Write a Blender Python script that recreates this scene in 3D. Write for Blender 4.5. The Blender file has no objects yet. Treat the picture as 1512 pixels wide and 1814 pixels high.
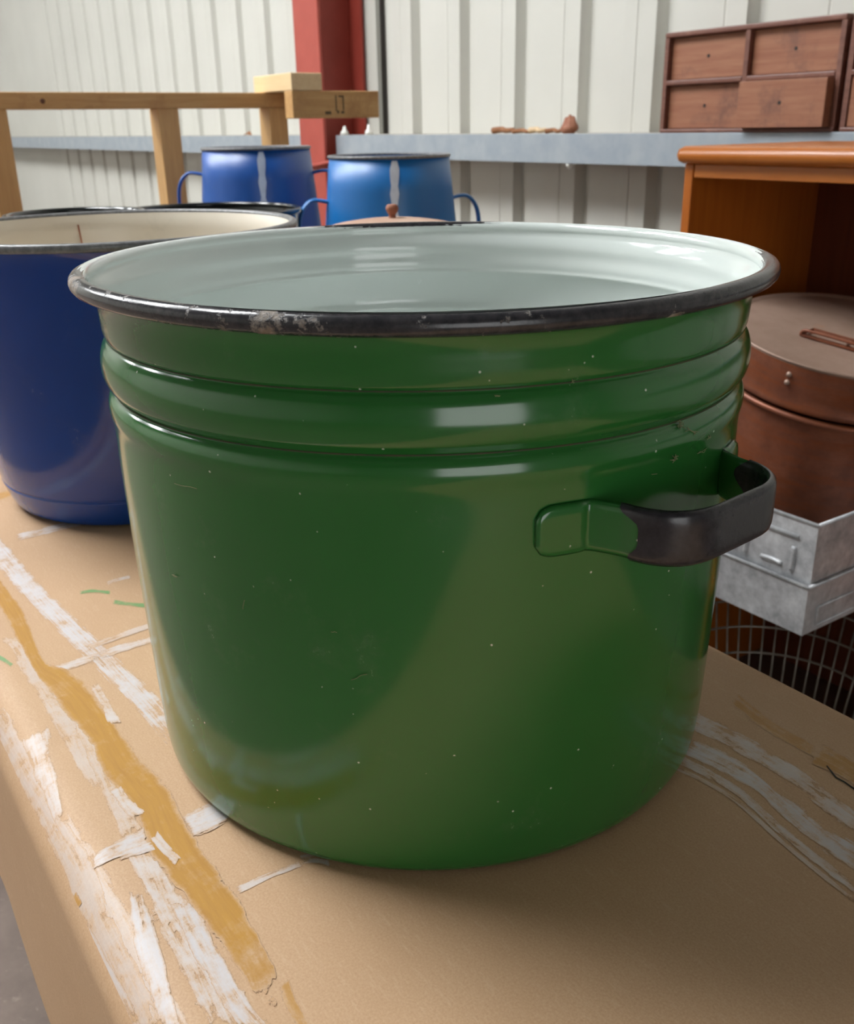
import bpy, bmesh, math, random
from mathutils import Vector, Matrix
random.seed(4)
PI = math.pi
scn = bpy.context.scene
C = scn.collection

# ------------------------------------------------------------------ camera
FPX, PITCH, ROLL, YAW = 1707.1, 0.3810, -0.0183, math.radians(56.04)
EYE = Vector((0, 0, 1.1255))
TZ = 0.75                                   # height of the paper-covered bench

def cam_axes():
    f = Vector((0, math.cos(PITCH), -math.sin(PITCH))); rt = Vector((1, 0, 0)); up = rt.cross(f)
    r2 = math.cos(ROLL)*rt + math.sin(ROLL)*up; u2 = -math.sin(ROLL)*rt + math.cos(ROLL)*up
    R = Matrix.Rotation(YAW, 3, 'Z')
    return R @ r2, R @ u2, R @ f
RT, UP, FW = cam_axes()
cd = bpy.data.cameras.new('camera'); cam = bpy.data.objects.new('camera', cd); C.objects.link(cam)
m = Matrix((RT, UP, -FW)).transposed().to_4x4(); m.translation = EYE; cam.matrix_world = m
cd.sensor_fit = 'VERTICAL'; cd.sensor_height = 36; cd.lens = 36*FPX/1814; cd.clip_start = 0.02
cd.dof.use_dof = True; cd.dof.focus_distance = 0.50; cd.dof.aperture_fstop = 20
scn.camera = cam

def px(x, y, z=TZ):
    """point where the line of sight through photo pixel x, y meets height z"""
    d = (x-756)/FPX*RT - (y-907)/FPX*UP + FW
    t = (z-EYE.z)/d.z
    return EYE + t*d

# ------------------------------------------------------------------ light
w = bpy.data.worlds.new('world'); scn.world = w; w.use_nodes = True
w.node_tree.nodes['Background'].inputs[0].default_value = (0.80, 0.88, 1.0, 1)
w.node_tree.nodes['Background'].inputs[1].default_value = 0.5
ROOF_E, DOOR_E = 36.0, 2.3
scn.view_settings.view_transform = 'Standard'; scn.view_settings.look = 'None'
scn.view_settings.exposure = 0.0; scn.view_settings.gamma = 1.0; scn.view_settings.use_curve_mapping = False

# ------------------------------------------------------------------ materials
def lin(c):
    return tuple(((v/255)/12.92 if v/255 <= .04045 else ((v/255+.055)/1.055)**2.4) for v in c) + (1,)
MATS = {}
class NT:
    def __init__(s, name):
        s.m = bpy.data.materials.new(name); s.m.use_nodes = True; s.t = s.m.node_tree
        s.b = s.t.nodes['Principled BSDF']; s.out = s.t.nodes['Material Output']; MATS[name] = s.m
    def n(s, typ, **kw):
        nd = s.t.nodes.new(typ)
        for k, v in kw.items():
            if k in nd.inputs: nd.inputs[k].default_value = v
            else: setattr(nd, k, v)
        return nd
    def l(s, a, b): s.t.links.new(a, b)
    def coord(s, scale=(1, 1, 1), rot=(0, 0, 0), kind='Object'):
        tc = s.n('ShaderNodeTexCoord'); mp = s.n('ShaderNodeMapping')
        mp.inputs['Scale'].default_value = scale; mp.inputs['Rotation'].default_value = rot
        s.l(tc.outputs[kind], mp.inputs[0]); return mp.outputs[0]
    def noise(s, co, scale, detail=4, rough=.6, dist=0):
        nd = s.n('ShaderNodeTexNoise'); nd.inputs['Scale'].default_value = scale; nd.inputs['Detail'].default_value = detail
        nd.inputs['Roughness'].default_value = rough; nd.inputs['Distortion'].default_value = dist
        s.l(co, nd.inputs['Vector']); return nd.outputs['Fac']
    def ramp(s, fac, stops):
        r = s.n('ShaderNodeValToRGB'); el = r.color_ramp.elements
        while len(el) < len(stops): el.new(.5)
        for e, (p, c) in zip(el, stops):
            e.position = p; e.color = c if isinstance(c, tuple) else (c, c, c, 1)
        s.l(fac, r.inputs[0]); return r.outputs[0]
    def mix(s, fac, a, b):
        x = s.n('ShaderNodeMix'); x.data_type = 'RGBA'
        for sock, v in ((0, fac), (6, a), (7, b)):
            if isinstance(v, (tuple, float, int)): x.inputs[sock].default_value = v
            else: s.l(v, x.inputs[sock])
        return x.outputs[2]
    def math(s, op, a, b=0.0):
        x = s.n('ShaderNodeMath'); x.operation = op
        for i, v in enumerate((a, b)):
            if isinstance(v, (float, int)): x.inputs[i].default_value = v
            else: s.l(v, x.inputs[i])
        return x.outputs[0]
    def col(s, v):
        if isinstance(v, tuple): s.b.inputs['Base Color'].default_value = v
        else: s.l(v, s.b.inputs['Base Color'])
    def rough(s, v):
        if isinstance(v, (float, int)): s.b.inputs['Roughness'].default_value = v
        else: s.l(v, s.b.inputs['Roughness'])
    def bump(s, h, st=.2, dist=.001):
        b = s.n('ShaderNodeBump'); b.inputs['Strength'].default_value = st; b.inputs['Distance'].default_value = dist
        s.l(h, b.inputs['Height']); s.l(b.outputs[0], s.b.inputs['Normal'])
    def set(s, **kw):
        for k, v in kw.items(): s.b.inputs[k.replace('_', ' ')].default_value = v
        return s

def simple(name, a, b=None, rough=.5, scale=8, metal=0, bump=0, stretch=(1, 1, 1), lo=.35, hi=.65):
    """two-tone noise material"""
    t = NT(name); co = t.coord(stretch); f = t.noise(co, scale, 5)
    if b is None: t.col(lin(a))
    else: t.col(t.mix(t.ramp(f, [(lo, 0.0), (hi, 1.0)]), lin(a), lin(b)))
    t.rough(rough); t.b.inputs['Metallic'].default_value = metal
    if bump: t.bump(f, bump, .002)
    return t.m

def enamel(name, a, b, speck=(190, 200, 180), amount=.60, rough=.09, dust=.0, sscale=160):
    """glossy enamel with small dust specks and slight unevenness"""
    t = NT(name); co = t.coord()
    base = t.mix(t.ramp(t.noise(co, 5, 3), [(.35, 0.0), (.7, 1.0)]), lin(a), lin(b))
    v = t.n('ShaderNodeTexVoronoi'); v.inputs['Scale'].default_value = sscale; t.l(co, v.inputs['Vector'])
    dot = t.ramp(v.outputs['Distance'], [(.07, 1.0), (.12, 0.0)])
    sel = t.ramp(t.noise(co, sscale*.5, 2), [(amount, 0.0), (amount+.03, 1.0)])
    k = t.math('MULTIPLY', dot, sel)
    c = t.mix(k, base, lin(speck))
    d = t.ramp(t.noise(co, 14, 8, .75), [(.58, 0.0), (.80, 1.0)])
    c = t.mix(t.math('MULTIPLY', d, dust), c, lin((150, 150, 128)))
    t.col(c); t.rough(t.math('ADD', t.math('MULTIPLY', d, .35), rough))
    t.set(Specular_IOR_Level=.75); t.bump(t.noise(co, 9, 2), .05, .004)
    return t

def wood(name, a, b, c=None, along='x', scale=6, rough=.55):
    t = NT(name); st = {'x': (1, 14, 14), 'y': (14, 1, 14), 'z': (14, 14, 1)}[along]
    co = t.coord(st); f = t.noise(co, scale, 6, .65, .4)
    col = t.mix(t.ramp(f, [(.3, 0.0), (.7, 1.0)]), lin(a), lin(b))
    if c:
        g = t.noise(t.coord(), 9, 6, .7); col = t.mix(t.ramp(g, [(.52, 0.0), (.72, 1.0)]), col, lin(c))
    t.col(col); t.rough(rough); t.bump(f, .15, .001); return t

def emis(name, col, e):
    t = NT(name); t.b.inputs['Base Color'].default_value = (.8, .8, .8, 1)
    t.b.inputs['Emission Color'].default_value = col; t.b.inputs['Emission Strength'].default_value = e; return t.m

simple('wall', (203, 202, 194), (195, 194, 186), .42, 1.5)
simple('wall_room', (128, 128, 124), (116, 116, 112), .6, 1.5)
simple('ceiling', (120, 120, 118), (108, 108, 106), .7, 1.5)
t = NT('concrete'); co = t.coord(); f = t.noise(co, 7, 9, .7); g = t.noise(co, 45, 6, .7)
c0 = t.mix(t.ramp(f, [(.3, 0.0), (.7, 1.0)]), lin((92, 78, 70)), lin((122, 106, 96)))
t.col(t.mix(t.ramp(g, [(.60, 0.0), (.75, 1.0)]), c0, lin((146, 130, 120)))); t.rough(.75); t.bump(g, .2)
emis('rooflight', (.96, .985, 1.0, 1), ROOF_E); emis('door_light', (.97, .99, 1.0, 1), DOOR_E)
simple('red_steel', (168, 74, 62), (158, 66, 54), .5, 6)
simple('galv', (150, 160, 170), (166, 174, 180), .45, 14, .25)
simple('dust_board', (160, 148, 132), (140, 130, 116), .8, 20)
simple('cable', (52, 50, 48)); simple('pale_trim', (196, 196, 188), rough=.4)
wood('cls', (206, 164, 108), (188, 142, 86), (172, 124, 74), 'y'); wood('cls_v', (214, 172, 114), (196, 152, 96), None, 'z')
wood('cls_x', (232, 204, 158), (220, 188, 140), None, 'x'); simple('knot', (96, 58, 32))
simple('stamp', (92, 74, 44))
# kraft paper
def kraft_col(t):
    co = t.coord(); f = t.noise(co, 800, 4, .7); g = t.noise(co, 5, 5, .6); s_ = t.noise(t.coord((1, 5, 1), (0, 0, .7)), 90, 4, .7)
    c0 = t.mix(t.ramp(f, [(.3, 0.0), (.7, 1.0)]), lin((186, 149, 113)), lin((204, 169, 134)))
    c0 = t.mix(t.ramp(g, [(.45, 0.0), (.75, .35)]), c0, lin((172, 133, 96)))
    return t.mix(t.ramp(s_, [(.55, 0.0), (.8, .5)]), c0, lin((210, 179, 148))), f
t = NT('kraft'); c0, f = kraft_col(t); t.col(c0); t.rough(.60); t.bump(f, .05, .0005); t.set(Specular_IOR_Level=.35)
def paint(name, a, b, cover, opac, streak=1.0):
    """brushed paint with dry-brush gaps; UV x across, y along the stroke (metres)"""
    t = NT(name); uv = t.n('ShaderNodeUVMap'); mp = t.n('ShaderNodeMapping'); t.l(uv.outputs[0], mp.inputs[0])
    mp.inputs['Scale'].default_value = (230, 26, 1)
    st = t.noise(mp.outputs[0], 1.0, 4, .65, .3)
    co = t.coord(); bl = t.noise(co, 55, 6, .7)
    sep = t.n('ShaderNodeSeparateXYZ'); uv2 = t.n('ShaderNodeUVMap'); uv2.uv_map = 'edge'; t.l(uv2.outputs[0], sep.inputs[0])
    # edge falloff 0 at border .. 1 inside
    e = t.math('MULTIPLY', t.math('MINIMUM', sep.outputs[0], t.math('SUBTRACT', 1.0, sep.outputs[0])), 5.0)
    e = t.math('MINIMUM', e, t.math('MULTIPLY', t.math('MINIMUM', sep.outputs[1], t.math('SUBTRACT', 1.0, sep.outputs[1])), 12.0))
    e = t.math('MINIMUM', e, 1.0)
    k = t.math('ADD', t.math('MULTIPLY', t.math('SUBTRACT', st, .5), 2.4*streak), t.math('MULTIPLY', t.math('SUBTRACT', bl, .5), 2.6))
    k = t.math('ADD', k, t.math('SUBTRACT', cover, t.math('MULTIPLY', t.math('SUBTRACT', 1.0, e), max(.75, cover+.15))))
    a_ = t.math('MULTIPLY', t.ramp(k, [(.12, 0.0), (.60, .75), (.95, 1.0)]), opac)
    t.col(t.mix(a_, kraft_col(t)[0], t.mix(t.ramp(st, [(.3, 0.0), (.7, 1.0)]), lin(a), lin(b)))); t.rough(.55); t.l(t.ramp(k, [(.12, 0.0), (.17, 1.0)]), t.b.inputs['Alpha'])
    t.bump(st, .1, .0003); return t.m
paint('paint_white', (210, 207, 209), (198, 194, 197), .64, .88); paint('paint_wash', (212, 206, 204), (200, 192, 190), .56, .55)
paint('paint_thin', (214, 210, 210), (202, 197, 198), .50, .76); paint('paint_yellow', (184, 132, 26), (170, 118, 22), 1.05, .96, .5)
paint('paint_yellow_thin', (184, 132, 26), (174, 122, 28), .70, .8); paint('paint_green', (86, 146, 82), (98, 156, 92), .85, .85)
# enamels
enamel('green_enamel', (38, 100, 42), (45, 106, 48), (196, 206, 186), .60, .14, .10)
enamel('white_enamel', (214, 221, 217), (218, 225, 221), (60, 66, 66), .70, .10, .0, 60)
enamel('navy_enamel', (2, 58, 138), (3, 64, 150), (90, 110, 160), .68, .12, .04)
enamel('cream_enamel', (226, 218, 202), (212, 200, 182), (180, 160, 140), .66, .35, .35, 60)
enamel('blue_enamel', (3, 74, 152), (6, 82, 162), (190, 205, 220), .68, .38, .10)
enamel('azure_enamel', (6, 102, 174), (14, 112, 182), (190, 205, 220), .66, .40, .16)
enamel('red_enamel', (178, 24, 26), (160, 18, 22)); enamel('black_enamel', (26, 30, 30), (34, 36, 36), (120, 120, 116), .64, .15, .08)
def chipped(name, base, base2, worn, amt, rough=.22):
    t = NT(name); co = t.coord(); f = t.noise(co, 42, 8, .72); g = t.noise(co, 7, 4); h = t.noise(co, 170, 4, .7)
    a = t.mix(t.ramp(h, [(.35, 0.0), (.75, 1.0)]), lin(base), lin(base2))
    k = t.ramp(t.math('ADD', f, t.math('MULTIPLY', t.math('SUBTRACT', g, .5), .55)), [(amt, 0.0), (amt+.08, 1.0)])
    wn = t.mix(t.ramp(h, [(.4, 0.0), (.6, 1.0)]), lin(worn), lin((168, 158, 146)))
    t.col(t.mix(k, a, wn)); t.rough(t.math('ADD', t.math('MULTIPLY', k, .5), rough)); t.bump(t.math('SUBTRACT', t.math('MULTIPLY', h, .3), k), .5, .0008); return t
chipped('rim_black', (40, 40, 44), (66, 64, 66), (128, 112, 98), .60, .2)
chipped('rim_grey', (96, 96, 98), (140, 140, 140), (160, 150, 140), .66, .35)
chipped('grip_black', (40, 38, 42), (56, 54, 58), (92, 86, 84), .70, .24)
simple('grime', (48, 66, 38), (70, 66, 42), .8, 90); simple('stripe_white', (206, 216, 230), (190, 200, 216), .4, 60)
# wood and metal furniture
wood('orange_wood', (176, 100, 34), (160, 86, 26), None, 'z', 5, .32); wood('orange_wood_x', (178, 106, 42), (160, 88, 30), None, 'x', 5, .30)
wood('dark_wood', (112, 52, 22), (92, 40, 16), None, 'z', 5, .5)
wood('drawer_wood', (158, 108, 80), (138, 86, 62), (112, 74, 60), 'x', 6, .55); wood('frame_wood', (124, 82, 68), (100, 62, 52), (146, 106, 90), 'x', 6, .45)
simple('hole', (30, 18, 14)); simple('lint', (128, 132, 92), (112, 118, 84), .9, 80)
t = NT('brown_tin'); co = t.coord(); f = t.noise(co, 9, 7, .7); g = t.noise(t.coord((2, 2, 14)), 6, 5, .7)
c0 = t.mix(t.ramp(f, [(.35, 0.0), (.7, 1.0)]), lin((104, 60, 44)), lin((150, 92, 66)))
t.col(t.mix(t.ramp(g, [(.45, 0.0), (.7, .85)]), c0, lin((134, 68, 28)))); t.rough(.42); t.set(Metallic=.35); t.bump(f, .2, .002)
t = NT('tin_lid'); co = t.coord(); f = t.noise(co, 7, 7, .7)
c0 = t.mix(t.ramp(f, [(.35, 0.0), (.7, 1.0)]), lin((150, 124, 108)), lin((176, 150, 134)))
t.col(t.mix(t.ramp(t.noise(co, 16, 3), [(.66, 0.0), (.76, .6)]), c0, lin((190, 120, 60)))); t.rough(.5); t.set(Metallic=.25)
t = NT('zinc'); co = t.coord(); f = t.noise(co, 26, 7, .72); v = t.n('ShaderNodeTexVoronoi'); v.inputs['Scale'].default_value = 60; t.l(co, v.inputs['Vector'])
c0 = t.mix(t.ramp(f, [(.35, 0.0), (.68, 1.0)]), lin((160, 162, 165)), lin((220, 222, 224)))
t.col(c0); t.rough(t.ramp(f, [(.3, .55), (.7, .32)])); t.set(Metallic=.25); t.bump(f, .15, .002)
simple('wire', (128, 122, 112), (150, 144, 134), .4, 50, .5)
simple('rust', (140, 84, 62), (170, 118, 92), .7, 30); simple('rust_lid', (190, 160, 140), (170, 132, 110), .6, 18)
simple('twig', (128, 82, 52), (150, 104, 70), .8, 40); simple('twig_pale', (206, 178, 140)); simple('white_plastic', (226, 226, 220), rough=.4)
simple('pink', (226, 190, 196), (236, 214, 210), .4, 20); simple('plinth', (96, 84, 70), (110, 96, 80), .7, 8)
simple('table_wood', (150, 118, 82), (134, 104, 70), .6, 6)

# ------------------------------------------------------------------ mesh helpers
def obj(name, bm, mat, parent=None, loc=(0, 0, 0), smooth=False, rot=None):
    bmesh.ops.recalc_face_normals(bm, faces=bm.faces[:])
    me = bpy.data.meshes.new(name); bm.to_mesh(me); bm.free()
    if smooth:
        for p in me.polygons: p.use_smooth = True
    me.materials.append(MATS[mat]); o = bpy.data.objects.new(name, me); C.objects.link(o)
    o.location = loc
    if rot: o.rotation_euler = rot
    if parent: o.parent = parent
    return o
def thing(name, label, cat, loc=(0, 0, 0), rot=(0, 0, 0), group=None):
    o = bpy.data.objects.new(name, None); C.objects.link(o); o.location = loc; o.rotation_euler = rot
    o.empty_display_size = .05
    return tag(o, label, cat, group)
def tag(o, label, cat, group=None):
    o['label'] = label; o['category'] = cat
    if group: o['group'] = group
    return o
def struct(o): o['kind'] = 'structure'; return o
def bx(bm, x0, x1, y0, y1, z0, z1, bev=0):
    vs = [bm.verts.new((x, y, z)) for x in (x0, x1) for y in (y0, y1) for z in (z0, z1)]
    fs = [(0, 1, 3, 2), (4, 6, 7, 5), (0, 4, 5, 1), (2, 3, 7, 6), (0, 2, 6, 4), (1, 5, 7, 3)]
    F = [bm.faces.new([vs[i] for i in f]) for f in fs]
    if bev:
        es = list({e for f in F for e in f.edges})
        bmesh.ops.bevel(bm, geom=es, offset=bev, segments=2, affect='EDGES', profile=.5)
    return bm
def box(*a, bev=0): return bx(bmesh.new(), *a, bev=bev)
def lathe(prof, n=96, bm=None, close=False):
    bm = bm or bmesh.new(); rings = []
    for r, z in prof:
        if r < 1e-6: rings.append([bm.verts.new((0, 0, z))])
        else: rings.append([bm.verts.new((r*math.cos(2*PI*k/n), r*math.sin(2*PI*k/n), z)) for k in range(n)])
    prs = list(zip(rings, rings[1:])) + ([(rings[-1], rings[0])] if close else [])
    for a, b in prs:
        for k in range(n):
            j = (k+1) % n
            if len(a) == 1 and len(b) == 1: continue
            if len(a) == 1: bm.faces.new((a[0], b[k], b[j]))
            elif len(b) == 1: bm.faces.new((a[k], a[j], b[0]))
            else: bm.faces.new((a[k], a[j], b[j], b[k]))
    return bm
def spline(pts, sub=6):
    """Catmull-Rom through points"""
    P = [Vector(p) for p in pts]; out = []
    for i in range(len(P)-1):
        a, b, c, d = P[max(i-1, 0)], P[i], P[i+1], P[min(i+2, len(P)-1)]
        for s in range(sub):
            t = s/sub
            out.append(.5*((2*b)+(c-a)*t+(2*a-5*b+4*c-d)*t*t+(3*b-a-3*c+d)*t**3))
    out.append(P[-1]); return out
def tube(path, r, n=10, closed=False, bm=None):
    bm = bm or bmesh.new(); P = [Vector(p) for p in path]; L = len(P); rings = []; prev = None
    for i, p in enumerate(P):
        a = P[(i-1) % L] if closed or i else p; b = P[(i+1) % L] if closed or i < L-1 else p
        t = (b-a).normalized()
        nrm = Vector((0, 0, 1)) if prev is None else prev
        nrm = nrm - nrm.dot(t)*t
        if nrm.length < 1e-4: nrm = Vector((1, 0, 0)) - t.x*t
        nrm.normalize(); prev = nrm; bn = t.cross(nrm)
        rr = r(i/(L-1)) if callable(r) else r
        rings.append([bm.verts.new(p+rr*(math.cos(2*PI*k/n)*nrm+math.sin(2*PI*k/n)*bn)) for k in range(n)])
    for a, b in list(zip(rings, rings[1:])) + ([(rings[-1], rings[0])] if closed else []):
        for k in range(n): bm.faces.new((a[k], a[(k+1) % n], b[(k+1) % n], b[k]))
    if not closed:
        bm.faces.new(rings[0][::-1]); bm.faces.new(rings[-1])
    return bm
def ring_prof(R, z, r, n=14, a0=0): return [(R+r*math.cos(a0+2*PI*k/n), z+r*math.sin(a0+2*PI*k/n)) for k in range(n)]
def smooth_prof(pts, sub=5): return [(p.x, p.z) for p in spline([(r, 0, z) for r, z in pts], sub)]
def dup(root, loc=None, rotz=None):
    r = root.copy(); C.objects.link(r)
    if loc is not None: r.location = loc
    if rotz is not None: r.rotation_euler = (0, 0, rotz)
    for ch in list(root.children):
        c = ch.copy(); C.objects.link(c); c.parent = r
        for g in list(ch.children):
            d = g.copy(); C.objects.link(d); d.parent = c
    return r

# ------------------------------------------------------------------ room shell
U0, U1, W0, W1, ZC = -11.5, 3.2, -5.2, 2.158, 4.4
struct(obj('floor', box(U0, U1, W0, W1+.1, -.1, 0), 'concrete'))
def sheet(u0, n, pitch=.3, g=.036, s=.014, dep=.032, first=.15, H=ZC):
    """trapezoidal cladding, groove in every pitch and two faint stiffener creases"""
    pts = []
    for i in range(n):
        b = i*pitch; c = b+first
        for cr in (c-.100, ):
            pts += [(cr-.005, 0), (cr, .0025), (cr+.005, 0)]
        pts += [(c-g/2-s, 0), (c-g/2, dep), (c+g/2, dep), (c+g/2+s, 0)]
    pts = [(0, 0)] + pts + [(n*pitch, 0)]
    bm = bmesh.new(); lo = [bm.verts.new((x, y, 0)) for x, y in pts]; hi = [bm.verts.new((x, y, H)) for x, y in pts]
    for i in range(len(pts)-1): bm.faces.new((lo[i], lo[i+1], hi[i+1], hi[i]))
    return bm
wb = struct(obj('wall_back', box(U0, U1, W1+.05, W1+.1, 0, ZC), 'wall_room'))
first = obj('cladding_sheet', sheet(0, 4), 'wall', wb, (-8.17, W1, 0))
k = 1
while -8.17+1.2*k < U1-.3:
    c_ = first.copy(); C.objects.link(c_); c_.location = (-8.17+1.2*k, W1, 0); c_.parent = wb; k += 1
obj('flat_panel', box(U0, -8.17, W1, W1+.01, 0, ZC), 'wall', wb)
struct(obj('wall_left', box(U0-.15, U0, W0, W1+.1, 0, ZC), 'wall'))
wr = struct(obj('wall_right', box(U1, U1+.1, W0, W1+.1, 2.5, ZC), 'wall_room'))
obj('cladding_panel', box(U1, U1+.1, W0, -1.9, 0, 2.5), 'wall_room', wr); obj('cladding_panel', box(U1, U1+.1, .1, W1+.1, 0, 2.5), 'wall_room', wr)
struct(obj('wall_front', box(U0, U1, W0-.1, W0, 0, ZC), 'wall'))
struct(obj('door_1', box(U1+.05, U1+.09, -1.9, .1, 0, 2.5), 'door_light'))
struct(obj('ceiling', box(U0, U1, W0, W1+.1, ZC, ZC+.08), 'ceiling'))
RL = [(-9.6, -3.0, -1.2, .4), (-6.4, -3.0, -.8, .4), (-4.2, -2.4, -.3, .4), (-2.5, -1.7, .1, .4)]
for i, (u, a, b, hw) in enumerate(RL):
    struct(obj('window_%d' % (i+1), box(u-hw, u+hw, a, b, ZC-.03, ZC-.01), 'rooflight'))

# red H-section column, rails, cable
col = thing('steel_column', 'red painted steel column against the ribbed wall behind timber frame', 'column', (-3.67, 2.05, 0))
obj('flange', box(-.1, .1, -.1, -.088, 0, ZC, bev=.002), 'red_steel', col)
obj('flange', box(-.1, .1, .088, .1, 0, ZC, bev=.002), 'red_steel', col)
obj('web', box(-.004, .004, -.088, .088, 0, ZC), 'red_steel', col)
def rail(u0, u1, label):
    t = thing('steel_rail', label, 'wall rail', (u0, 2.0, 1.018)); L = u1-u0
    obj('front_flange', box(0, L, 0, .004, 0, .08, bev=.001), 'galv', t)
    obj('top_plate', box(0, L, .004, .155, .076, .08), 'dust_board', t)
    obj('lower_lip', box(0, L, .004, .04, 0, .004), 'galv', t)
    return t
rail(-3.565, 1.6, 'galvanised steel wall rail carrying the old wooden drawers')
rail(-11.4, -3.775, 'galvanised steel wall rail running behind the pale timber frame')
tr = struct(obj('trim_1', box(-3.53, -3.46, 2.138, 2.158, 0, ZC, bev=.002), 'pale_trim'))
tag(obj('cable', tube([(-3.43, 2.148, z) for z in (1.1, 2, 3, ZC)], .009, 8), 'cable', smooth=True), 'thin dark cable running up the wall beside red column', 'cable')
br = tag(obj('bracket', tube(spline([(-3.69, 1.945, .985), (-3.60, 1.94, .99), (-3.50, 1.945, 1.005)]), .008, 8), 'red_steel', smooth=True), 'small red steel rod bracket sticking out of red column', 'bracket')

# small litter on the rail
for i, (u, hh, s) in enumerate(((-3.545, .034, .017), (-3.36, .038, .016))):
    tag(obj('plastic_cone', lathe([(0, 0), (s, 0), (s*.9, hh*.3), (s*.45, hh*.55), (s*.35, hh*.9), (0, hh)], 20), 'white_plastic', loc=(u, 2.03, 1.098), smooth=True),
        ['small white plastic cone on the rail right against the red column', 'slimmer white plastic cone on the rail beside the dark cable'][i], 'plastic cone', 'white cones on the rail')
tag(obj('bolt_head', lathe([(0, 0), (.010, 0), (.012, -.006), (.007, -.010), (.006, -.016), (0, -.016)], 16), 'white_plastic', loc=(-2.215, 2.012, 1.018), smooth=True), 'white bolt end poking out under the galvanised rail', 'bolt')
TW = [(-2.60, -2.50, .010, 'twig', 'dark brown twig lying on the rail beside a pale stick'), (-2.50, -2.40, .007, 'twig', 'thin straight brown twig in the row on the rail'), (-2.42, -2.35, .009, 'twig_pale', 'pale peeled stick in the row of twigs on the rail'), (-2.345, -2.27, .007, 'twig', 'short brown twig next to the rusty lump on the rail')]
for a, b, r_, mt, lb in TW:
    tag(obj('twig', tube(spline([(0, 0, r_), ((b-a)*.4, .006, r_+.003), ((b-a)*.7, -.003, r_), (b-a, .004, r_+.002)], 4), lambda s, r_=r_: r_*(1-.35*s), 8), mt, loc=(a, 2.03, 1.098), smooth=True), lb, 'twig', 'twigs on the wall rail')
bm = bmesh.new(); bmesh.ops.create_icosphere(bm, subdivisions=3, radius=1)
for v_ in bm.verts:
    x, y, z = v_.co; s = 1-.45*max(z, 0); q = .15*math.sin(7*x+3*z)*math.cos(5*y)
    v_.co = (x*.030*s*(1+q)+.008*max(z, 0), y*.022*s*(1+q), (z+.85)*.020*(1+q)+(.012 if z > .6 else 0))
tag(obj('rusty_lump', bm, 'rust', loc=(-2.245, 2.03, 1.097), smooth=True), 'small rusty pointed lump sitting on the galvanised rail', 'scrap')
bm = bmesh.new(); g_ = [[bm.verts.new((x*.02, .012*y*(1-.8*abs(x/2)), .012*(1-abs(x)/2)*(1+.5*y)+.003)) for y in (-1, 0, 1)] for x in (-2, -1, 0, 1, 2)]
for i in range(4):
    for j in range(2): bm.faces.new((g_[i][j], g_[i+1][j], g_[i+1][j+1], g_[i][j+1]))
lf = obj('dry_leaf', bm, 'twig', loc=(-4.45, 2.03, 1.098)); sm = lf.modifiers.new('s', 'SOLIDIFY'); sm.thickness = .002
tag(lf, 'curled dry brown leaf on the rail behind timber frame', 'leaf')

# ------------------------------------------------------------------ timber frame
tf = thing('timber_frame', 'pale softwood stud frame standing before the ribbed wall', 'timber frame', (-2.60, .9, 0))
def tpart(name, u0, u1, w0, w1, z0, z1, mat):
    return obj(name, box(u0+2.6, u1+2.6, w0-.9, w1-.9, z0, z1, bev=.002), mat, tf)
ra = tpart('top_rail', -2.64, -2.58, .30, 1.314, 1.178, 1.216, 'cls')
obj('knot', lathe([(0, 0), (.006, 0), (.005, .0012), (0, .0015)], 14), 'knot', ra, (.0202, -.246, 1.196), rot=(0, PI/2, 0))
for w_ in (.515, .935, 1.246): tpart('post', -2.645, -2.582, w_, w_+.055, 0, 1.178, 'cls_v')
cr = tpart('cross_rail', -2.465, -2.42, 1.236, 1.497, 1.149, 1.2155, 'cls')
for (a, b, z0, z1) in ((1.330, 1.348, 1.158, 1.166), (1.362, 1.366, 1.166, 1.205), (1.372, 1.386, 1.200, 1.204), (1.384, 1.388, 1.168, 1.204), (1.366, 1.372, 1.160, 1.168), (1.378, 1.388, 1.160, 1.166)):
    obj('ink_stamp', box(.1799, .1803, a-.9, b-.9, z0, z1), 'stamp', cr)
tpart('block', -2.645, -2.42, 1.236, 1.325, 1.216, 1.258, 'cls_x')

# ------------------------------------------------------------------ bench with kraft paper
UA, UB, WA, WB = -2.05, 0.42, .064, .548
tb = thing('bench_table', 'long narrow bench table covered in brown kraft paper', 'table', ((UA+UB)/2, (WA+WB)/2, 0))
cu, cw = (UA+UB)/2, (WA+WB)/2
obj('tabletop', box(UA-cu, UB-cu, WA-cw+.026, WB-cw-.006, TZ-.034, TZ-.003, bev=.004), 'table_wood', tb)
for u_ in (UA+.08, UB-.14):
    for w_ in (WA+.036, WB-.08): obj('leg', box(u_-cu, u_-cu+.05, w_-cw, w_-cw+.05, 0, TZ-.034, bev=.003), 'table_wood', tb)
for w_ in (WA+.040, WB-.06): obj('apron', box(UA+.13-cu, UB-.14-cu, w_-cw, w_-cw+.02, TZ-.10, TZ-.034), 'table_wood', tb)
BR = .030
def paper_z(y):
    c = WA-.002+BR
    return TZ if y >= c else TZ-BR+math.sqrt(max(BR*BR-(c-y)**2, 0))
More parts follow.
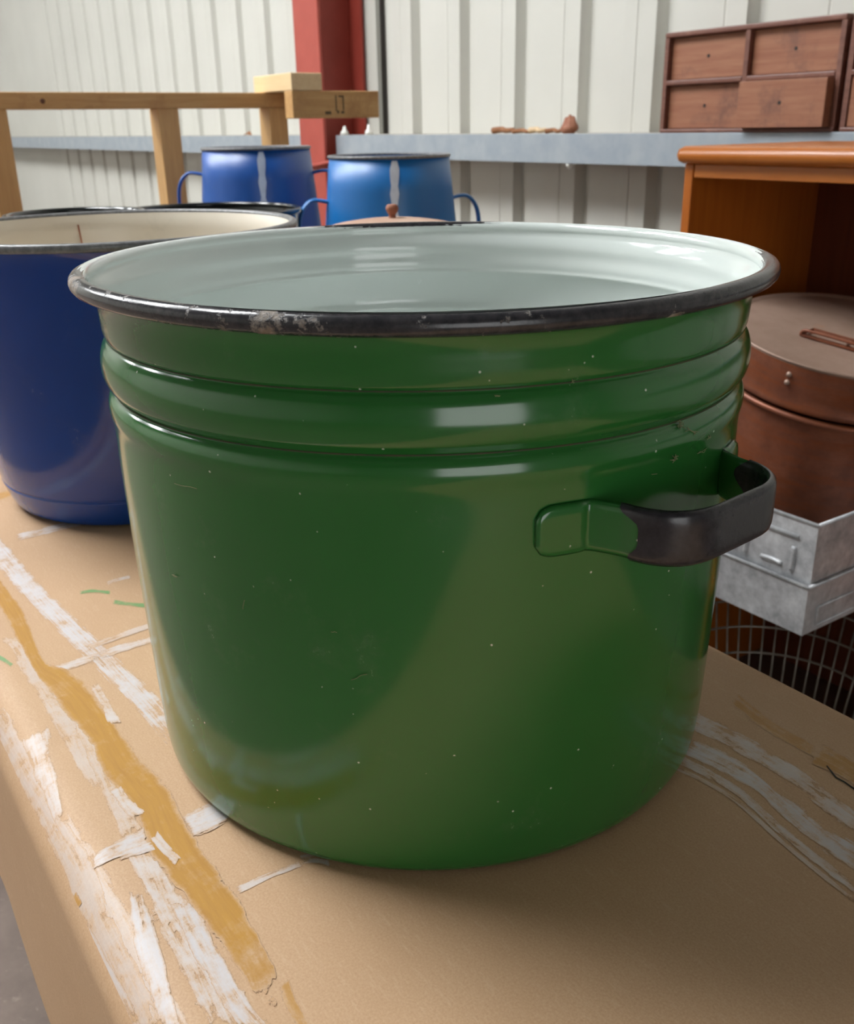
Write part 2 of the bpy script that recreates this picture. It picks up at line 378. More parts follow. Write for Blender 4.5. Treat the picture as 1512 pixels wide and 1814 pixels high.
# paper: cross profile wraps both long edges and hangs
def paper():
    r = BR; prof = [(WA-.004, TZ-.235), (WA-.003, TZ-.12)]
    for i in range(13):
        a = PI-i*PI/24; prof.append((WA-.002+r+r*math.cos(a), TZ-r+r*math.sin(a)))
    NW = 24
    for i in range(1, NW): prof.append((WA-.002+r+(WB-.010-WA+.002-r)*i/NW, TZ))
    for i in range(13):
        a = PI/2-i*PI/24; prof.append((WB+.002-.012+.012*math.cos(a), TZ-.012+.012*math.sin(a)))
    prof.append((WB+.004, TZ-.12))
    bm = bmesh.new(); NU = 110; rows = []
    for k in range(NU+1):
        u = UA-.004+(UB-UA+.008)*k/NU; row = []
        for j, (w_, z) in enumerate(prof):
            dw = dz = 0
            if z < TZ-.018:
                f = min(1, (TZ-z)/.3)
                s = -1 if w_ < .3 else 1
                dw = s*abs(.004*f*math.sin(u*5.2+1)+.002*f*math.sin(u*13)); dz = .006*math.sin(u*3.1)*f
            row.append(bm.verts.new((u-cu, w_-cw+dw, z+dz)))
        rows.append(row)
    for a, b in zip(rows, rows[1:]):
        for j in range(len(prof)-1): bm.faces.new((a[j], a[j+1], b[j+1], b[j]))
    return bm
pap = obj('kraft_paper', paper(), 'kraft', loc=(cu, cw, 0), smooth=True)
tag(pap, 'brown kraft paper sheet streaked with white and ochre paint, wrapped over bench', 'paper')

def stroke(L, R, mat, lift=.0002):
    """paint stroke on the paper between two edge lines given in photo pixels"""
    n = 28
    def res(E):
        P = spline([px(x, y) for x, y in E], 8); ds = [0]
        for a, b in zip(P, P[1:]): ds.append(ds[-1]+(b-a).length)
        out = []
        for k in range(n+1):
            s = ds[-1]*k/n; i = max(j for j in range(len(ds)) if ds[j] <= s+1e-9); i = min(i, len(P)-2)
            t = (s-ds[i])/max(ds[i+1]-ds[i], 1e-9); out.append(P[i].lerp(P[i+1], t))
        return out, ds[-1]
    A, la = res(L); B, lb = res(R); ln = (la+lb)/2
    bm = bmesh.new(); uv = bm.loops.layers.uv.new('UVMap'); ue = bm.loops.layers.uv.new('edge'); m_ = 8
    G = [[None]*(m_+1) for _ in range(n+1)]; off = random.random()*5; D = {}
    for i in range(n+1):
        wd = (A[i]-B[i]).length
        for j in range(m_+1):
            p = A[i].lerp(B[i], j/m_); p.y = min(max(p.y, WA+.003), WB-.012); p.z = paper_z(p.y)+lift
            v_ = bm.verts.new((p.x-cu, p.y-cw, p.z)); G[i][j] = v_; D[v_] = ((off+wd*(j/m_-.5), off+ln*i/n), (j/m_, i/n))
    for i in range(n):
        for j in range(m_):
            f = bm.faces.new((G[i][j], G[i][j+1], G[i+1][j+1], G[i+1][j]))
            for l in f.loops: l[uv].uv, l[ue].uv = D[l.vert]
    return obj('paint_stroke', bm, mat, pap)
def line(pts, wd, mat, lift=.0002):
    L, R = [], []
    for i, (x, y) in enumerate(pts):
        a = pts[max(i-1, 0)]; b = pts[min(i+1, len(pts)-1)]; d = math.hypot(b[0]-a[0], b[1]-a[1]); nx, ny = -(b[1]-a[1])/d, (b[0]-a[0])/d
        L.append((x+nx*wd/2, y+ny*wd/2)); R.append((x-nx*wd/2, y-ny*wd/2))
    return stroke(L, R, mat, lift)
# white and ochre strokes along the edge facing the room
stroke([(-60, 975), (0, 1015), (60, 1078), (190, 1205), (305, 1330)], [(-60, 905), (0, 950), (72, 1035), (190, 1145), (310, 1265)], 'paint_white')
line([(80, 1190), (165, 1166), (215, 1148), (285, 1128)], 16, 'paint_thin', .0003); line([(150, 1150), (210, 1128), (275, 1105)], 12, 'paint_wash', .0003)
stroke([(-40, 1240), (30, 1370), (90, 1490), (130, 1590), (180, 1700), (235, 1830)], [(10, 1240), (75, 1370), (120, 1450), (175, 1540), (215, 1650), (315, 1830)], 'paint_wash')
stroke([(35, 1300), (60, 1370), (95, 1450)], [(90, 1285), (98, 1350), (115, 1440)], 'paint_thin', .0003)
stroke([(100, 1225), (150, 1335), (185, 1420), (215, 1490)], [(150, 1235), (185, 1330), (225, 1390), (258, 1480)], 'paint_wash', .00025)
stroke([(222, 1510), (255, 1600), (295, 1680), (340, 1770), (370, 1830)], [(275, 1505), (335, 1600), (385, 1680), (435, 1770), (470, 1830)], 'paint_thin', .00025)
stroke([(228, 1580), (236, 1670), (262, 1750), (285, 1830)], [(252, 1580), (284, 1665), (306, 1760), (325, 1830)], 'paint_white', .00035)
stroke([(130, 1600), (165, 1680), (200, 1750), (240, 1830)], [(150, 1600), (190, 1680), (230, 1750), (262, 1830)], 'paint_thin', .00035)
stroke([(-40, 1010), (18, 1112), (60, 1190), (95, 1240), (165, 1325), (172, 1355), (195, 1392), (240, 1440), (255, 1492), (285, 1548), (330, 1596), (380, 1665), (430, 1728), (468, 1790)],
       [(-40, 980), (32, 1065), (60, 1128), (78, 1170), (122, 1188), (162, 1222), (212, 1290), (237, 1330), (292, 1385), (322, 1440), (345, 1482), (402, 1560), (442, 1622), (482, 1690), (498, 1785)], 'paint_yellow', .0004)
stroke([(160, 1518), (185, 1500), (255, 1466)], [(160, 1536), (210, 1526), (275, 1506)], 'paint_white', .00042)
stroke([(322, 1448), (360, 1428), (425, 1408)], [(342, 1482), (372, 1474), (425, 1440)], 'paint_white', .00042)
line([(205, 1395), (225, 1425), (248, 1448)], 26, 'paint_thin', .00055); line([(272, 1480), (290, 1500), (318, 1530)], 20, 'paint_thin', .00055)
line([(165, 1215), (185, 1245), (205, 1285)], 22, 'paint_thin', .0005)
line([(30, 952), (90, 938), (160, 922)], 14, 'paint_thin'); line([(-10, 880), (10, 876), (32, 866)], 14, 'paint_yellow_thin')
line([(420, 1578), (480, 1550), (540, 1528)], 14, 'paint_thin'); line([(530, 1525), (560, 1520), (585, 1525)], 22, 'paint_thin', .00025)
line([(200, 1066), (225, 1070), (262, 1073)], 9, 'paint_green'); line([(140, 1051), (165, 1047), (195, 1050)], 6, 'paint_green'); line([(-6, 1162), (8, 1170), (22, 1180)], 8, 'paint_green')
line([(98, 1592), (112, 1572), (135, 1562)], 24, 'paint_yellow_thin', .00055); line([(188, 1035), (205, 1028), (232, 1022)], 8, 'paint_thin')
stroke([(60, 1440), (110, 1530), (150, 1620), (200, 1720), (260, 1830)], [(120, 1430), (185, 1530), (235, 1620), (285, 1720), (350, 1830)], 'paint_wash', .00015)
stroke([(300, 1600), (340, 1690), (380, 1760), (420, 1830)], [(345, 1600), (400, 1700), (450, 1780), (500, 1830)], 'paint_white', .00032)
stroke([(0, 1130), (60, 1230), (110, 1310), (150, 1400)], [(50, 1120), (105, 1215), (150, 1290), (200, 1400)], 'paint_wash', .00012)
line([(500, 1740), (515, 1780), (545, 1830)], 26, 'paint_yellow_thin', .0003)
# strokes near the edge facing the cabinet
stroke([(1200, 1330), (1280, 1376), (1335, 1402), (1385, 1450), (1445, 1502), (1530, 1560)], [(1215, 1306), (1300, 1340), (1355, 1382), (1405, 1418), (1455, 1458), (1530, 1502)], 'paint_white')
line([(1190, 1340), (1300, 1398), (1400, 1486), (1530, 1585)], 20, 'paint_thin', .00025); line([(1180, 1352), (1290, 1410), (1400, 1505), (1530, 1610)], 9, 'paint_wash', .00025)
line([(1215, 1270), (1300, 1312), (1400, 1372), (1530, 1468)], 36, 'paint_thin', .00025)
line([(1300, 1238), (1365, 1288), (1450, 1335)], 24, 'paint_yellow_thin'); line([(1445, 1335), (1480, 1352), (1530, 1385)], 40, 'paint_yellow_thin', .0003)
tr_ = obj('tear', tube([tuple(px(x, y)-Vector((cu, cw, -.0004))) for x, y in ((1464, 1358), (1480, 1378), (1495, 1386), (1520, 1404))], .0005, 6), 'cable', pap)

# ------------------------------------------------------------------ big green pot
GP = (-.4864, .3286, TZ+.0010); H = .300
def handle_strap(R, out, half, leave, tab, rc, z0, z1, th):
    a1, a2 = math.radians(tab), math.radians(leave); P = []
    for i in range(7): a = -a1+(a1-a2)*i/7; P.append((R*math.cos(a), R*math.sin(a)))
    ct = [(R*math.cos(a2), -R*math.sin(a2)), (out, -half), (out, half), (R*math.cos(a2), R*math.sin(a2))]
    for k in (1, 2):
        A, B, D = [Vector(ct[j]) for j in (k-1, k, k+1)]; p0 = B+(A-B).normalized()*rc; p1 = B+(D-B).normalized()*rc
        for i in range(9): s = i/8; P.append(tuple((1-s)**2*p0+2*s*(1-s)*B+s*s*p1))
    for i in range(1, 8): a = a2+(a1-a2)*i/7; P.append((R*math.cos(a), R*math.sin(a)))
    return [(p.x, p.y) for p in spline([(x, y, 0) for x, y in P], 3)]
def strap(path, zc, hh, th, s0=None, s1=None, grow=0):
    """flat strap with softly rounded edges swept along a horizontal path; s0, s1 give start and end (metres) as functions of height"""
    P = [Vector((x, y)) for x, y in path]; ds = [0]
    for a, b in zip(P, P[1:]): ds.append(ds[-1]+(b-a).length)
    Lt = ds[-1]
    def at(s):
        s = min(max(s, 0), Lt); i = max(j for j in range(len(ds)-1) if ds[j] <= s+1e-9)
        t = (s-ds[i])/max(ds[i+1]-ds[i], 1e-9); p = P[i].lerp(P[i+1], t)
        i0, i1 = max(i-1, 0), min(i+2, len(P)-1); d = (P[i1]-P[i0]).normalized(); return p, Vector((d.y, -d.x))
    hh2, th2 = hh/2+grow, th/2+grow; vs = [-1+2*k/14 for k in range(15)]
    o_of = lambda v: th2*(1-abs(v)**6)**.5
    cs = [(o_of(v), v*hh2) for v in vs] + [(-o_of(v), v*hh2) for v in vs[-2:0:-1]]; nc = len(cs)
    N = 90; bm = bmesh.new(); rings = []
    for i in range(N+1):
        ring = []
        for o_, dz in cs:
            v = dz/hh2
            a = s0(v) if s0 else 0; b = s1(v) if s1 else Lt
            s = a+(b-a)*i/N
            tp = 1.0
            if not s0:                                # rounded ends of the tab
                e = min(s, Lt-s); tp = math.sqrt(max(0, 1-(1-min(e/.010, 1))**2))*.45+.55
            p, n = at(s); ring.append(bm.verts.new((p.x+n.x*o_, p.y+n.y*o_, zc+dz*tp)))
        rings.append(ring)
    for a, b in zip(rings, rings[1:]):
        for k in range(nc): bm.faces.new((a[k], a[(k+1) % nc], b[(k+1) % nc], b[k]))
    if not s0: bm.faces.new(rings[0][::-1]); bm.faces.new(rings[-1])
    return bm, Lt
gp = thing('enamel_pot', 'large green enamel pot with black chipped rim and pale inside', 'pot', GP)
out_prof = [(0, .004), (.120, .0035), (.164, .0025), (.172, 0), (.1765, .0018), (.1796, .007), (.1810, .016), (.1822, .035), (.1842, .088), (.1860, .150), (.1868, .190), (.1868, .214), (.1872, .2225), (.1884, .2285), (.1882, .2335), (.1866, .2372), (.1842, .2398),
            (.1856, .2422), (.1882, .2456), (.1897, .2512), (.1896, .2580), (.1882, .2636), (.1862, .2668), (.1846, .2688), (.1860, .2712), (.1868, .2750), (.1872, .2815), (.1878, .2885), (.1902, .2945), (.1928, .2975)]
obj('body', lathe(smooth_prof(out_prof, 4), 160), 'green_enamel', gp, smooth=True)
inn = [((.1822+.45*(r-.1842)) if .2 < z < .276 else r-.0022, z) for r, z in out_prof if z > .012]
lin_prof = [(0, .0065), (.120, .0065), (.165, .0068), (.1740, .009), (.1778, .014)] + inn[1:-2] + [(.1888, .2950)]
obj('lining', lathe(smooth_prof(lin_prof, 3) + [(.1955+.0051*math.cos(math.radians(a)), .2998+.0051*math.sin(math.radians(a))) for a in range(200, 85, -10)], 160), 'white_enamel', gp, smooth=True)
def wobble(bm, f):
    for v_ in bm.verts: v_.co = f(v_.co)
    return bm
rimbm = wobble(lathe(ring_prof(.1955, .2998, .0049), 200, close=True), lambda c: Vector((c.x, c.y, c.z+.0006*math.sin(3*math.atan2(c.y, c.x)))))
obj('rim', rimbm, 'rim_black', gp, smooth=True)
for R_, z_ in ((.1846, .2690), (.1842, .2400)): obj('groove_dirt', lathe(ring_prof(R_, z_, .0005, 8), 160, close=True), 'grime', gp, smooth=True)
HZ, HH, HT = .2003, .0262, .0042
pth = handle_strap(.1878, .224, .045, 15, 25, .030, 0, 0, 0)
hb, Lh = strap(pth, HZ, HH, HT)
def make_handle(parent, ang):
    hd = obj('handle', hb if ang == 0 else hb2, 'green_enamel', parent, smooth=True, rot=(0, 0, math.radians(6.04+ang)))
    st = lambda v: .0425+.0105/(1+math.exp((v-.62)*14))-.0045/(1+math.exp((v+.58)*14))
    en = lambda v: Lh-.046+.004*math.sin(4*v)
    gb, _ = strap(pth, HZ, HH, HT, st, en, .0007)
    obj('handle_grip', gb, 'grip_black', hd, smooth=True)['label'] = 'black dipped grip of the handle'
    return hd
def on_wall(x, y, c, R, far=False):
    """point where the line of sight through photo pixel x, y meets an upright cylinder"""
    d = (x-756)/FPX*RT - (y-907)/FPX*UP + FW; o = EYE-Vector(c); a = d.x**2+d.y**2; b = 2*(d.x*o.x+d.y*o.y); q = o.x**2+o.y**2-R*R
    t = (-b+(1 if far else -1)*math.sqrt(max(b*b-4*a*q, 0)))/(2*a); return EYE+t*d-Vector(c)
for (x, y, k, sz) in ((1205, 752, 6, 14), (1225, 765, 3, 20), (1255, 775, 3, 9), (1195, 812, 7, 13), (1243, 800, 2, 16), (310, 1020, 2, 8), (432, 1070, 1, 16), (590, 1120, 1, 12), (635, 1200, 1, 30), (330, 860, 1, 40), (1160, 840, 1, 12), (880, 700, 2, 8), (1014, 676, 2, 10)):
    bm = bmesh.new()
    for i in range(k):
        a = random.uniform(0, PI); P = []
        for q in (-1, -.3, .4, 1):
            xx = x+q*sz*.5*math.cos(a)+random.uniform(-2.5, 2.5); yy = y+q*sz*.5*math.sin(a)+random.uniform(-2.5, 2.5)
            z_ = on_wall(xx, yy, GP, .187).z; R_ = max(.1845, [r0 for (r0, z0) in out_prof if z0 >= z_][0], [r0 for (r0, z0) in out_prof if z0 <= z_][-1])
            P.append(on_wall(xx, yy, GP, R_+.0003))
        tube(spline(P, 3), .00018, 5, bm=bm)
    obj('lint', bm, 'lint', gp)
make_handle(gp, 0); hb2, _ = strap(pth, HZ, HH, HT); make_handle(gp, 180)
# ------------------------------------------------------------------ navy pot behind it
bp = thing('enamel_pot', 'navy blue enamel pot with cream inside and grey rim', 'pot', (-1.0496, .3156, TZ+.001))
bo = [(0, .004), (.10, .003), (.128, .001), (.1345, .0005), (.1395, .005), (.1435, .014), (.1475, .026), (.1483, .029), (.1478, .031), (.1492, .036), (.1560, .075), (.1640, .14), (.1730, .21), (.1790, .255), (.1815, .270), (.1860, .2785)]
obj('body', lathe(smooth_prof(bo, 4), 128), 'navy_enamel', bp, smooth=True)
obj('lining', lathe(smooth_prof([(0, .008), (.10, .008), (.13, .009), (.142, .018), (.1470, .036), (.1540, .075), (.1620, .14), (.1710, .21), (.1770, .255), (.1795, .270), (.1850, .2820)], 4), 128), 'cream_enamel', bp, smooth=True)
obj('rim', lathe(ring_prof(.1892, .2815, .0042), 160, close=True), 'rim_grey', bp, smooth=True)
bm = bmesh.new(); rows = []
for i in range(7):
    x, y = 138+i*1.6, 398+i*7.5; rows.append([bm.verts.new(on_wall(x+q, y, bp.location, .1755-.0004*i, True)) for q in (-1.6, 1.6)])
for a, b in zip(rows, rows[1:]): bm.faces.new((a[0], a[1], b[1], b[0]))
obj('rust_streak', bm, 'rust', bp)
# ------------------------------------------------------------------ back table with the rest of the pots
bt = thing('stock_table', 'wooden table holding the sky blue buckets behind the bench', 'table', (-1.75, .93, 0))
obj('tabletop', box(-.70, .585, -.35, .35, .717, TZ, bev=.004), 'table_wood', bt)
for a in (-.66, .50):
    for b in (-.31, .25): obj('leg', box(a, a+.06, b, b+.06, 0, .717, bev=.003), 'table_wood', bt)
def bucket(label, loc, rt_, rb, hh, mat, stripe_az, haz, hz, hs):
    t = thing('enamel_bucket', label, 'bucket', loc, group=None)
    R = lambda z: rb+(rt_-rb)*z/hh
    obj('body', lathe([(0, .003), (rb-.012, .003), (rb-.004, 0), (rb, .006)] + [(R(z), z) for z in (hh*.2, hh*.4, hh*.6, hh*.8, hh)] + [(rt_-.003, hh), (R(hh*.5)-.004, hh*.5), (rb-.006, .01), (0, .008)], 96), mat, t, smooth=True)
    obj('rim', lathe(ring_prof(rt_, hh, .0035), 96, close=True), 'rim_grey', t, smooth=True)
    bm = bmesh.new(); n = 20; a = math.radians(stripe_az); rows = []
    for i in range(n+1):
        z = .006+(hh-.012)*i/n; wv = .0075*(1+.25*math.sin(i*2.1)+.15*math.sin(i*5.3))
        rows.append([bm.verts.new(((R(z)+.0012)*math.cos(a+s*wv/R(z)+.012*math.sin(i*.35)), (R(z)+.0012)*math.sin(a+s*wv/R(z)+.012*math.sin(i*.35)), z)) for s in (-1, -.3, .3, 1)])
    for x, y in zip(rows, rows[1:]):
        for k in range(3): bm.faces.new((x[k], x[k+1], y[k+1], y[k]))
    obj('painted_stripe', bm, 'stripe_white', t)
    for s in (0, 180):
        az = math.radians(haz+s); z1, z0 = hz, hz-hs
        P = spline([(R(z1)-.002, 0, z1), (R(z1)+.035, 0, z1+.003), (R(z1)+.058, 0, z1-.028), (R(z0)+.045, 0, (z0+z1)/2-.02), (R(z0)+.018, 0, z0+.01), (R(z0)-.002, 0, z0)], 6)
        bm = bmesh.new()
        rings = []
        for i, p in enumerate(P):
            d = (P[min(i+1, len(P)-1)]-P[max(i-1, 0)]).normalized(); nn = Vector((d.z, 0, -d.x))
            rings.append([bm.verts.new(p+nn*(.004*math.cos(2*PI*k/12))+Vector((0, .011*math.sin(2*PI*k/12), 0))) for k in range(12)])
        for x, y in zip(rings, rings[1:]):
            for k in range(12): bm.faces.new((x[k], x[(k+1) % 12], y[(k+1) % 12], y[k]))
        bm.faces.new(rings[0][::-1]); bm.faces.new(rings[-1])
        obj('handle', bm, mat, t, smooth=True, rot=(0, 0, az))
    return t
bucket('deep blue tapered bucket with black rim and white stripe beside the red column', (-2.23, 1.036, TZ), .1250, .158, .334, 'blue_enamel', -21, 238, .277, .14)
bucket('bright sky blue tapered bucket with worn white stripe and chipped paint', (-1.805, 1.137, TZ), .1245, .158, .319, 'azure_enamel', -28, 250, .232, .13)
# rusty lidded pot
rp = thing('lidded_pot', 'rusty lidded pot with a small knob in front of sky blue bucket', 'pot', (-1.277, .807, TZ))
obj('body', lathe(smooth_prof([(0, .002), (.08, .002), (.092, 0), (.098, .006), (.10, .05), (.101, .15), (.102, .228)], 4), 72), 'rust', rp, smooth=True)
ld = obj('lid', lathe(smooth_prof([(.106, .222), (.107, .230), (.104, .234), (.085, .240), (.05, .2455), (.02, .248), (0, .248)], 4), 72), 'rust_lid', rp, smooth=True)
obj('knob', lathe(smooth_prof([(.006, .247), (.005, .252), (.008, .257), (.0095, .262), (.007, .267), (0, .268)], 4), 24), 'rust', ld, smooth=True)
REDA = (-1.935, .295, TZ+.0015); REDB = (-1.314, .166, TZ+.0015)
# black pots, red pot, pink bowl glimpsed behind the navy pot
def plain_pot(name, label, loc, R, hh, mat, inner, rimm):
    t = thing(name, label, 'pot', loc)
    obj('body', lathe(smooth_prof([(0, .002), (R*.8, .002), (R*.88, 0), (R*.92, .008), (R*.95, hh*.4), (R*.97, hh*.9), (R*.99, hh-.004)], 4), 80), mat, t, smooth=True)
    obj('lining', lathe(smooth_prof([(0, .007), (R*.85, .008), (R*.90, .02), (R*.93, hh*.4), (R*.95, hh*.9), (R*.97, hh)], 4), 80), inner, t, smooth=True)
    obj('rim', lathe(ring_prof(R*.985, hh, .006), 80, close=True), rimm, t, smooth=True)
    return t
plain_pot('black_pot', 'black enamel pot standing on the bench behind navy pot', (-1.545, .415, TZ+.001), .100, .258, 'black_enamel', 'black_enamel', 'black_enamel')
plain_pot('black_pot', 'wide black enamel pot on the stock table behind navy pot', (-1.93, .78, TZ+.0005), .185, .222, 'black_enamel', 'black_enamel', 'black_enamel')
plain_pot('red_pot', 'tall red enamel pot at the far end of the bench', REDA, .088, .265, 'red_enamel', 'cream_enamel', 'red_enamel')
plain_pot('red_pot', 'small bright red enamel pot on the bench beside navy pot', REDB, .052, .10, 'red_enamel', 'cream_enamel', 'red_enamel')
pb = tag(obj('pink_bowl', lathe(smooth_prof([(0, .004), (.03, 0), (.045, .03), (.05, .10), (.052, .20), (.05, .236), (.046, .237), (.045, .2), (.04, .05), (0, .03)], 4), 48), 'pink', loc=(-1.85, .435, TZ+.001), smooth=True), 'pale pink tall beaker behind navy pot', 'beaker')

# ------------------------------------------------------------------ orange cabinet
CU0, CU1, CW0, CW1 = -1.196, -.56, 1.35, 1.72; SZ = .40
cb = thing('open_cabinet', 'orange-brown open wooden cabinet with rounded top against the rail', 'cabinet', ((CU0+CU1)/2, (CW0+CW1)/2, 0))
ox, oy = (CU0+CU1)/2, (CW0+CW1)/2
def cp(name, a, b, c, d, e, f, mat, bev=.0015): return obj(name, box(a-ox, b-ox, c-oy, d-oy, e, f, bev=bev), mat, cb)
cp('side_panel', CU0, CU0+.018, CW0, CW1-.012, 0, 1.058, 'orange_wood'); cp('side_panel', CU1-.02, CU1, CW0, CW1-.012, 0, 1.058, 'orange_wood')
cp('back_panel', CU0, CU1, CW1-.012, CW1, 0, 1.058, 'dark_wood'); cp('top_apron', CU0+.02, CU1-.02, CW0+.001, CW0+.02, 1.036, 1.058, 'orange_wood_x')
cp('shelf', CU0+.02, CU1-.02, CW0+.004, CW1-.012, SZ-.020, SZ, 'orange_wood_x')
obj('top', box(CU0-.012-ox, CU1+.012-ox, CW0-.016-oy, CW1-oy, 1.058, 1.0865, bev=.0125), 'orange_wood_x', cb, smooth=True)
# zinc trays
def tray(label, u0, u1, w0, w1, z0, z1, emb):
    t = thing('zinc_tray', label, 'tray', ((u0+u1)/2, (w0+w1)/2, z0)); a, b, h_ = (u1-u0)/2, (w1-w0)/2, z1-z0; k = .0012
    obj('base', box(-a, a, -b, b, 0, k), 'zinc', t)
    f1 = obj('side', box(-a, a, -b, -b+k, k, h_), 'zinc', t); obj('side', box(-a, a, b-k, b, k, h_), 'zinc', t)
    f2 = obj('side', box(a-k, a, -b+k, b-k, k, h_), 'zinc', t); obj('side', box(-a, -a+k, -b+k, b-k, k, h_), 'zinc', t)
    for (p, q) in (((-a, -b), (a, -b)), ((a, -b), (a, b)), ((a, b), (-a, b)), ((-a, b), (-a, -b))):
        obj('rolled_edge', tube([(p[0], p[1], h_), (q[0], q[1], h_)], .0028, 8), 'zinc', t, smooth=True)
    if emb:
        zz = h_*.84
        obj('pressed_bead', tube([(-a+.02, -b-.0005, zz), (a-.03, -b-.0005, zz)], .0035, 8), 'zinc', f1, smooth=True)
        for i in range(4):
            x = a-.035-i*.085
            obj('pressed_bead', tube(spline([(x, -b, h_*.52), (x+.001, -b, h_*.62), (x, -b, h_*.74)], 4), .004, 8), 'zinc', f1, smooth=True)
            obj('pressed_bead', tube(spline([(x-.055, -b, h_*.54), (x-.035, -b, h_*.55), (x-.018, -b, h_*.54)], 4), .004, 8), 'zinc', f1, smooth=True)
    else:
        obj('pressed_bead', tube([(a+.0003, -b+.03, h_*.12), (a+.0003, b-.03, h_*.12)], .0025, 8), 'zinc', f2, smooth=True)
        obj('pressed_bead', tube([(a+.0003, -b+.03, h_*.12), (a+.0003, -b+.03, h_*.5)], .0025, 8), 'zinc', f2, smooth=True)
        obj('pressed_bead', tube([(a+.0003, -b+.03, h_*.5), (a+.0003, b-.03, h_*.5)], .0025, 8), 'zinc', f2, smooth=True)
    return t
TU, TW_ = -.746, 1.180
tray('plain galvanised tray overhanging the cabinet shelf, lower of two', -1.174, TU, TW_, 1.685, SZ+.0005, .481, False)
tray('pressed galvanised tray nested in the lower one under the brown tin', -1.170, TU-.004, TW_+.010, 1.68, SZ+.0032, .577, True)
# brown round tin leaning in the tray
TR = .188; tilt = Vector((.180, -.058, 1)).normalized(); TH = .372
topc = Vector((-.904, 1.445, .803)); base = topc-tilt*TH
tn = thing('round_tin', 'brown round tin with flat lid leaning inside the zinc tray', 'tin', base, Vector((0, 0, 1)).rotation_difference(tilt).to_euler())
obj('body', lathe([(0, .002), (TR-.010, .002), (TR-.006, 0), (TR-.004, .006), (TR-.004, .10), (TR-.004, .20), (TR-.004, .29)], 96), 'brown_tin', tn, smooth=True)
obj('bead', lathe(ring_prof(TR-.001, .285, .0055), 96, close=True), 'brown_tin', tn, smooth=True)
ld = obj('lid', lathe([(TR, .296), (TR+.0025, .299), (TR, .303), (TR-.0005, .340), (TR-.0005, TH-.004), (TR+.002, TH-.002), (TR+.001, TH), (TR-.004, TH-.001), (TR-.008, TH-.003), (.09, TH-.001), (0, TH)], 96), 'tin_lid', tn, smooth=False)
lb_ = obj('lid_band', lathe([(TR+.0004, .2955), (TR+.0032, .299), (TR+.0008, .3035), (TR+.0008, .32), (TR+.0006, .345), (TR+.0006, TH-.006)], 96), 'brown_tin', ld, smooth=True)
for s in (0, 1): obj('rivet', lathe([(0, .004), (.003, .003), (.0045, 0)], 12), 'tin_lid', ld, Matrix.Rotation(math.radians(-81), 3, 'Z') @ Vector((TR+.001, 0, .337+.013*s)), rot=(0, PI/2, math.radians(-81)), smooth=True)
hr = (0, 0, math.radians(14)); hl = (.0135, -.060, TH)
obj('handle', tube(spline([(-.050, -.018, .003), (-.046, -.020, .011), (-.03, -.021, .013), (0, -.021, .0135), (.03, -.021, .013), (.046, -.020, .011), (.050, -.018, .003)], 4), .0026, 8), 'brown_tin', ld, hl, smooth=True, rot=hr)
obj('handle', tube([(x, y, .003) for x, y in [(-.050, -.018), (-.044, .018), (.044, .018), (.050, -.018)]], .0030, 8, True), 'brown_tin', ld, hl, rot=hr)
obj('handle_plate', box(-.020, .020, -.020, .020, 0, .003, bev=.001), 'tin_lid', ld, hl, rot=hr)
obj('seam', box(TR-.0045, TR-.0020, -.005, .005, .006, .28), 'brown_tin', tn, rot=(0, 0, math.radians(-150)))
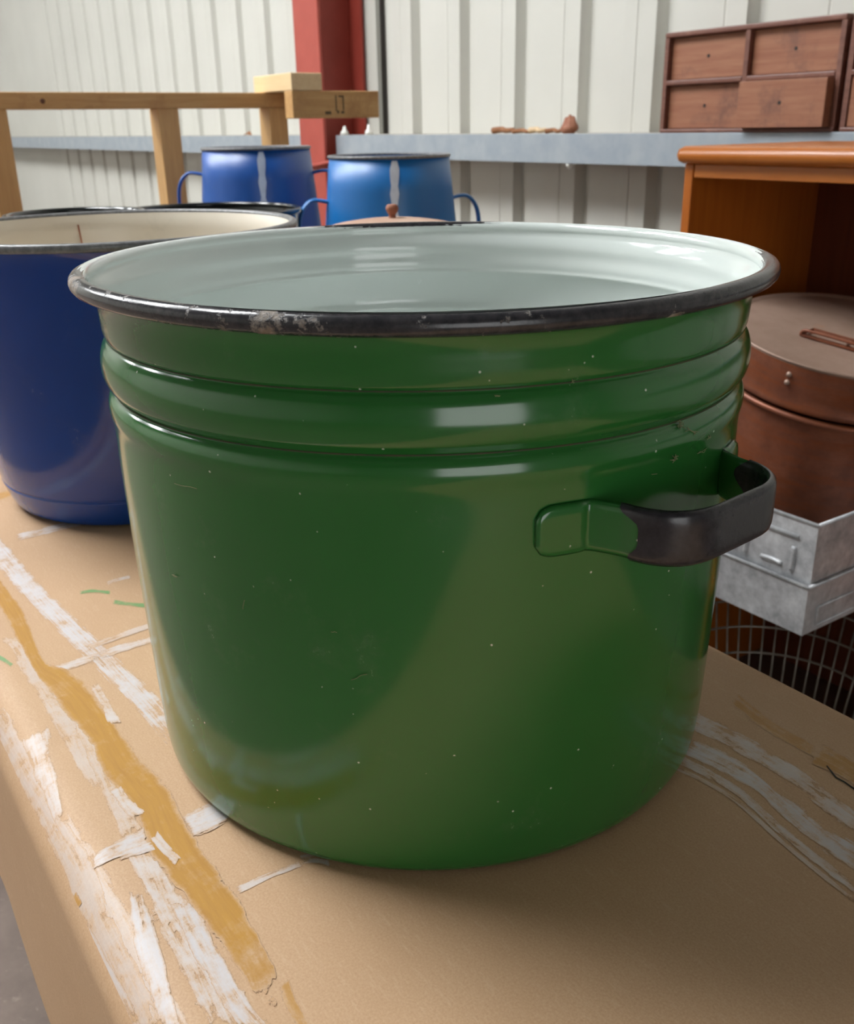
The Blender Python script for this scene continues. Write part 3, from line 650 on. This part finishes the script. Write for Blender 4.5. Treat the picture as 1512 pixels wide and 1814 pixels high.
# wire basket in the lower compartment
wk = thing('wire_basket', 'round grey wire basket standing on the floor under the zinc trays', 'basket', (-.823, 1.258, .0))
struct_r = lambda z: .190+.17*(z-.2)
for z in (.003, .20, .25, .30):
    R = struct_r(z); obj('hoop', tube([(R*math.cos(2*PI*k/72), R*math.sin(2*PI*k/72), z) for k in range(72)], .0022, 8, True), 'wire', wk, smooth=True)
wbm = tube([(struct_r(.003), 0, .003), (struct_r(.30), 0, .30)], .0018, 6); w0_ = obj('wire', wbm, 'wire', wk, smooth=True)
NWIRE = 56
for k in range(1, NWIRE):
    c_ = w0_.copy(); C.objects.link(c_); c_.parent = wk; c_.rotation_euler = (0, 0, 2*PI*k/NWIRE)

# ------------------------------------------------------------------ old drawers on the rail
def drawer_unit(label, u0, u1, out):
    t = thing('drawer_unit', label, 'drawers', (u0, 2.0, 1.098)); L = u1-u0; Hh = .232; D = .145; q = .012
    obj('top_board', box(0, L, 0, D, Hh-q, Hh, bev=.003), 'frame_wood', t); obj('bottom_board', box(0, L, 0, D, 0, q*.8, bev=.003), 'frame_wood', t)
    obj('side_board', box(0, q, .002, D, q*.8, Hh-q), 'frame_wood', t); obj('side_board', box(L-q, L, .002, D, q*.8, Hh-q), 'frame_wood', t)
    obj('divider', box(L/2-.006, L/2+.006, .002, D, q*.8, Hh-q), 'frame_wood', t); zc = .117
    obj('middle_rail', box(q, L/2-.006, .0, .02, zc-.006, zc+.006, bev=.003), 'frame_wood', t); obj('middle_rail', box(L/2+.006, L-q, .0, .02, zc-.006, zc+.006, bev=.003), 'frame_wood', t)
    obj('back_board', box(q, L-q, D-.006, D, q*.8, Hh-q), 'frame_wood', t)
    for i, (a, b) in enumerate(((q+.001, L/2-.007), (L/2+.007, L-q-.001))):
        for j, (z0, z1) in enumerate(((q*.8+.001, zc-.007), (zc+.007, Hh-q-.001))):
            y0 = out.get((i, j), .016)
            dr = obj('drawer', box(a, b, y0, D-.02, z0, z1, bev=.0012), 'drawer_wood', t)
            obj('knob_hole', lathe([(0, 0), (.0042, 0), (.0042, .0006), (0, .0006)], 14), 'hole', dr, ((a+b)/2, y0, z0+(z1-z0)*.52), rot=(PI/2, 0, 0))
    return t
drawer_unit('dark wooden unit of four small drawers, lower one pulled out, on rail', -1.868, -1.364, {(1, 0): -.022})
drawer_unit('second dark wooden drawer unit on rail, above the orange cabinet', -1.350, -.846, {(0, 0): .006})
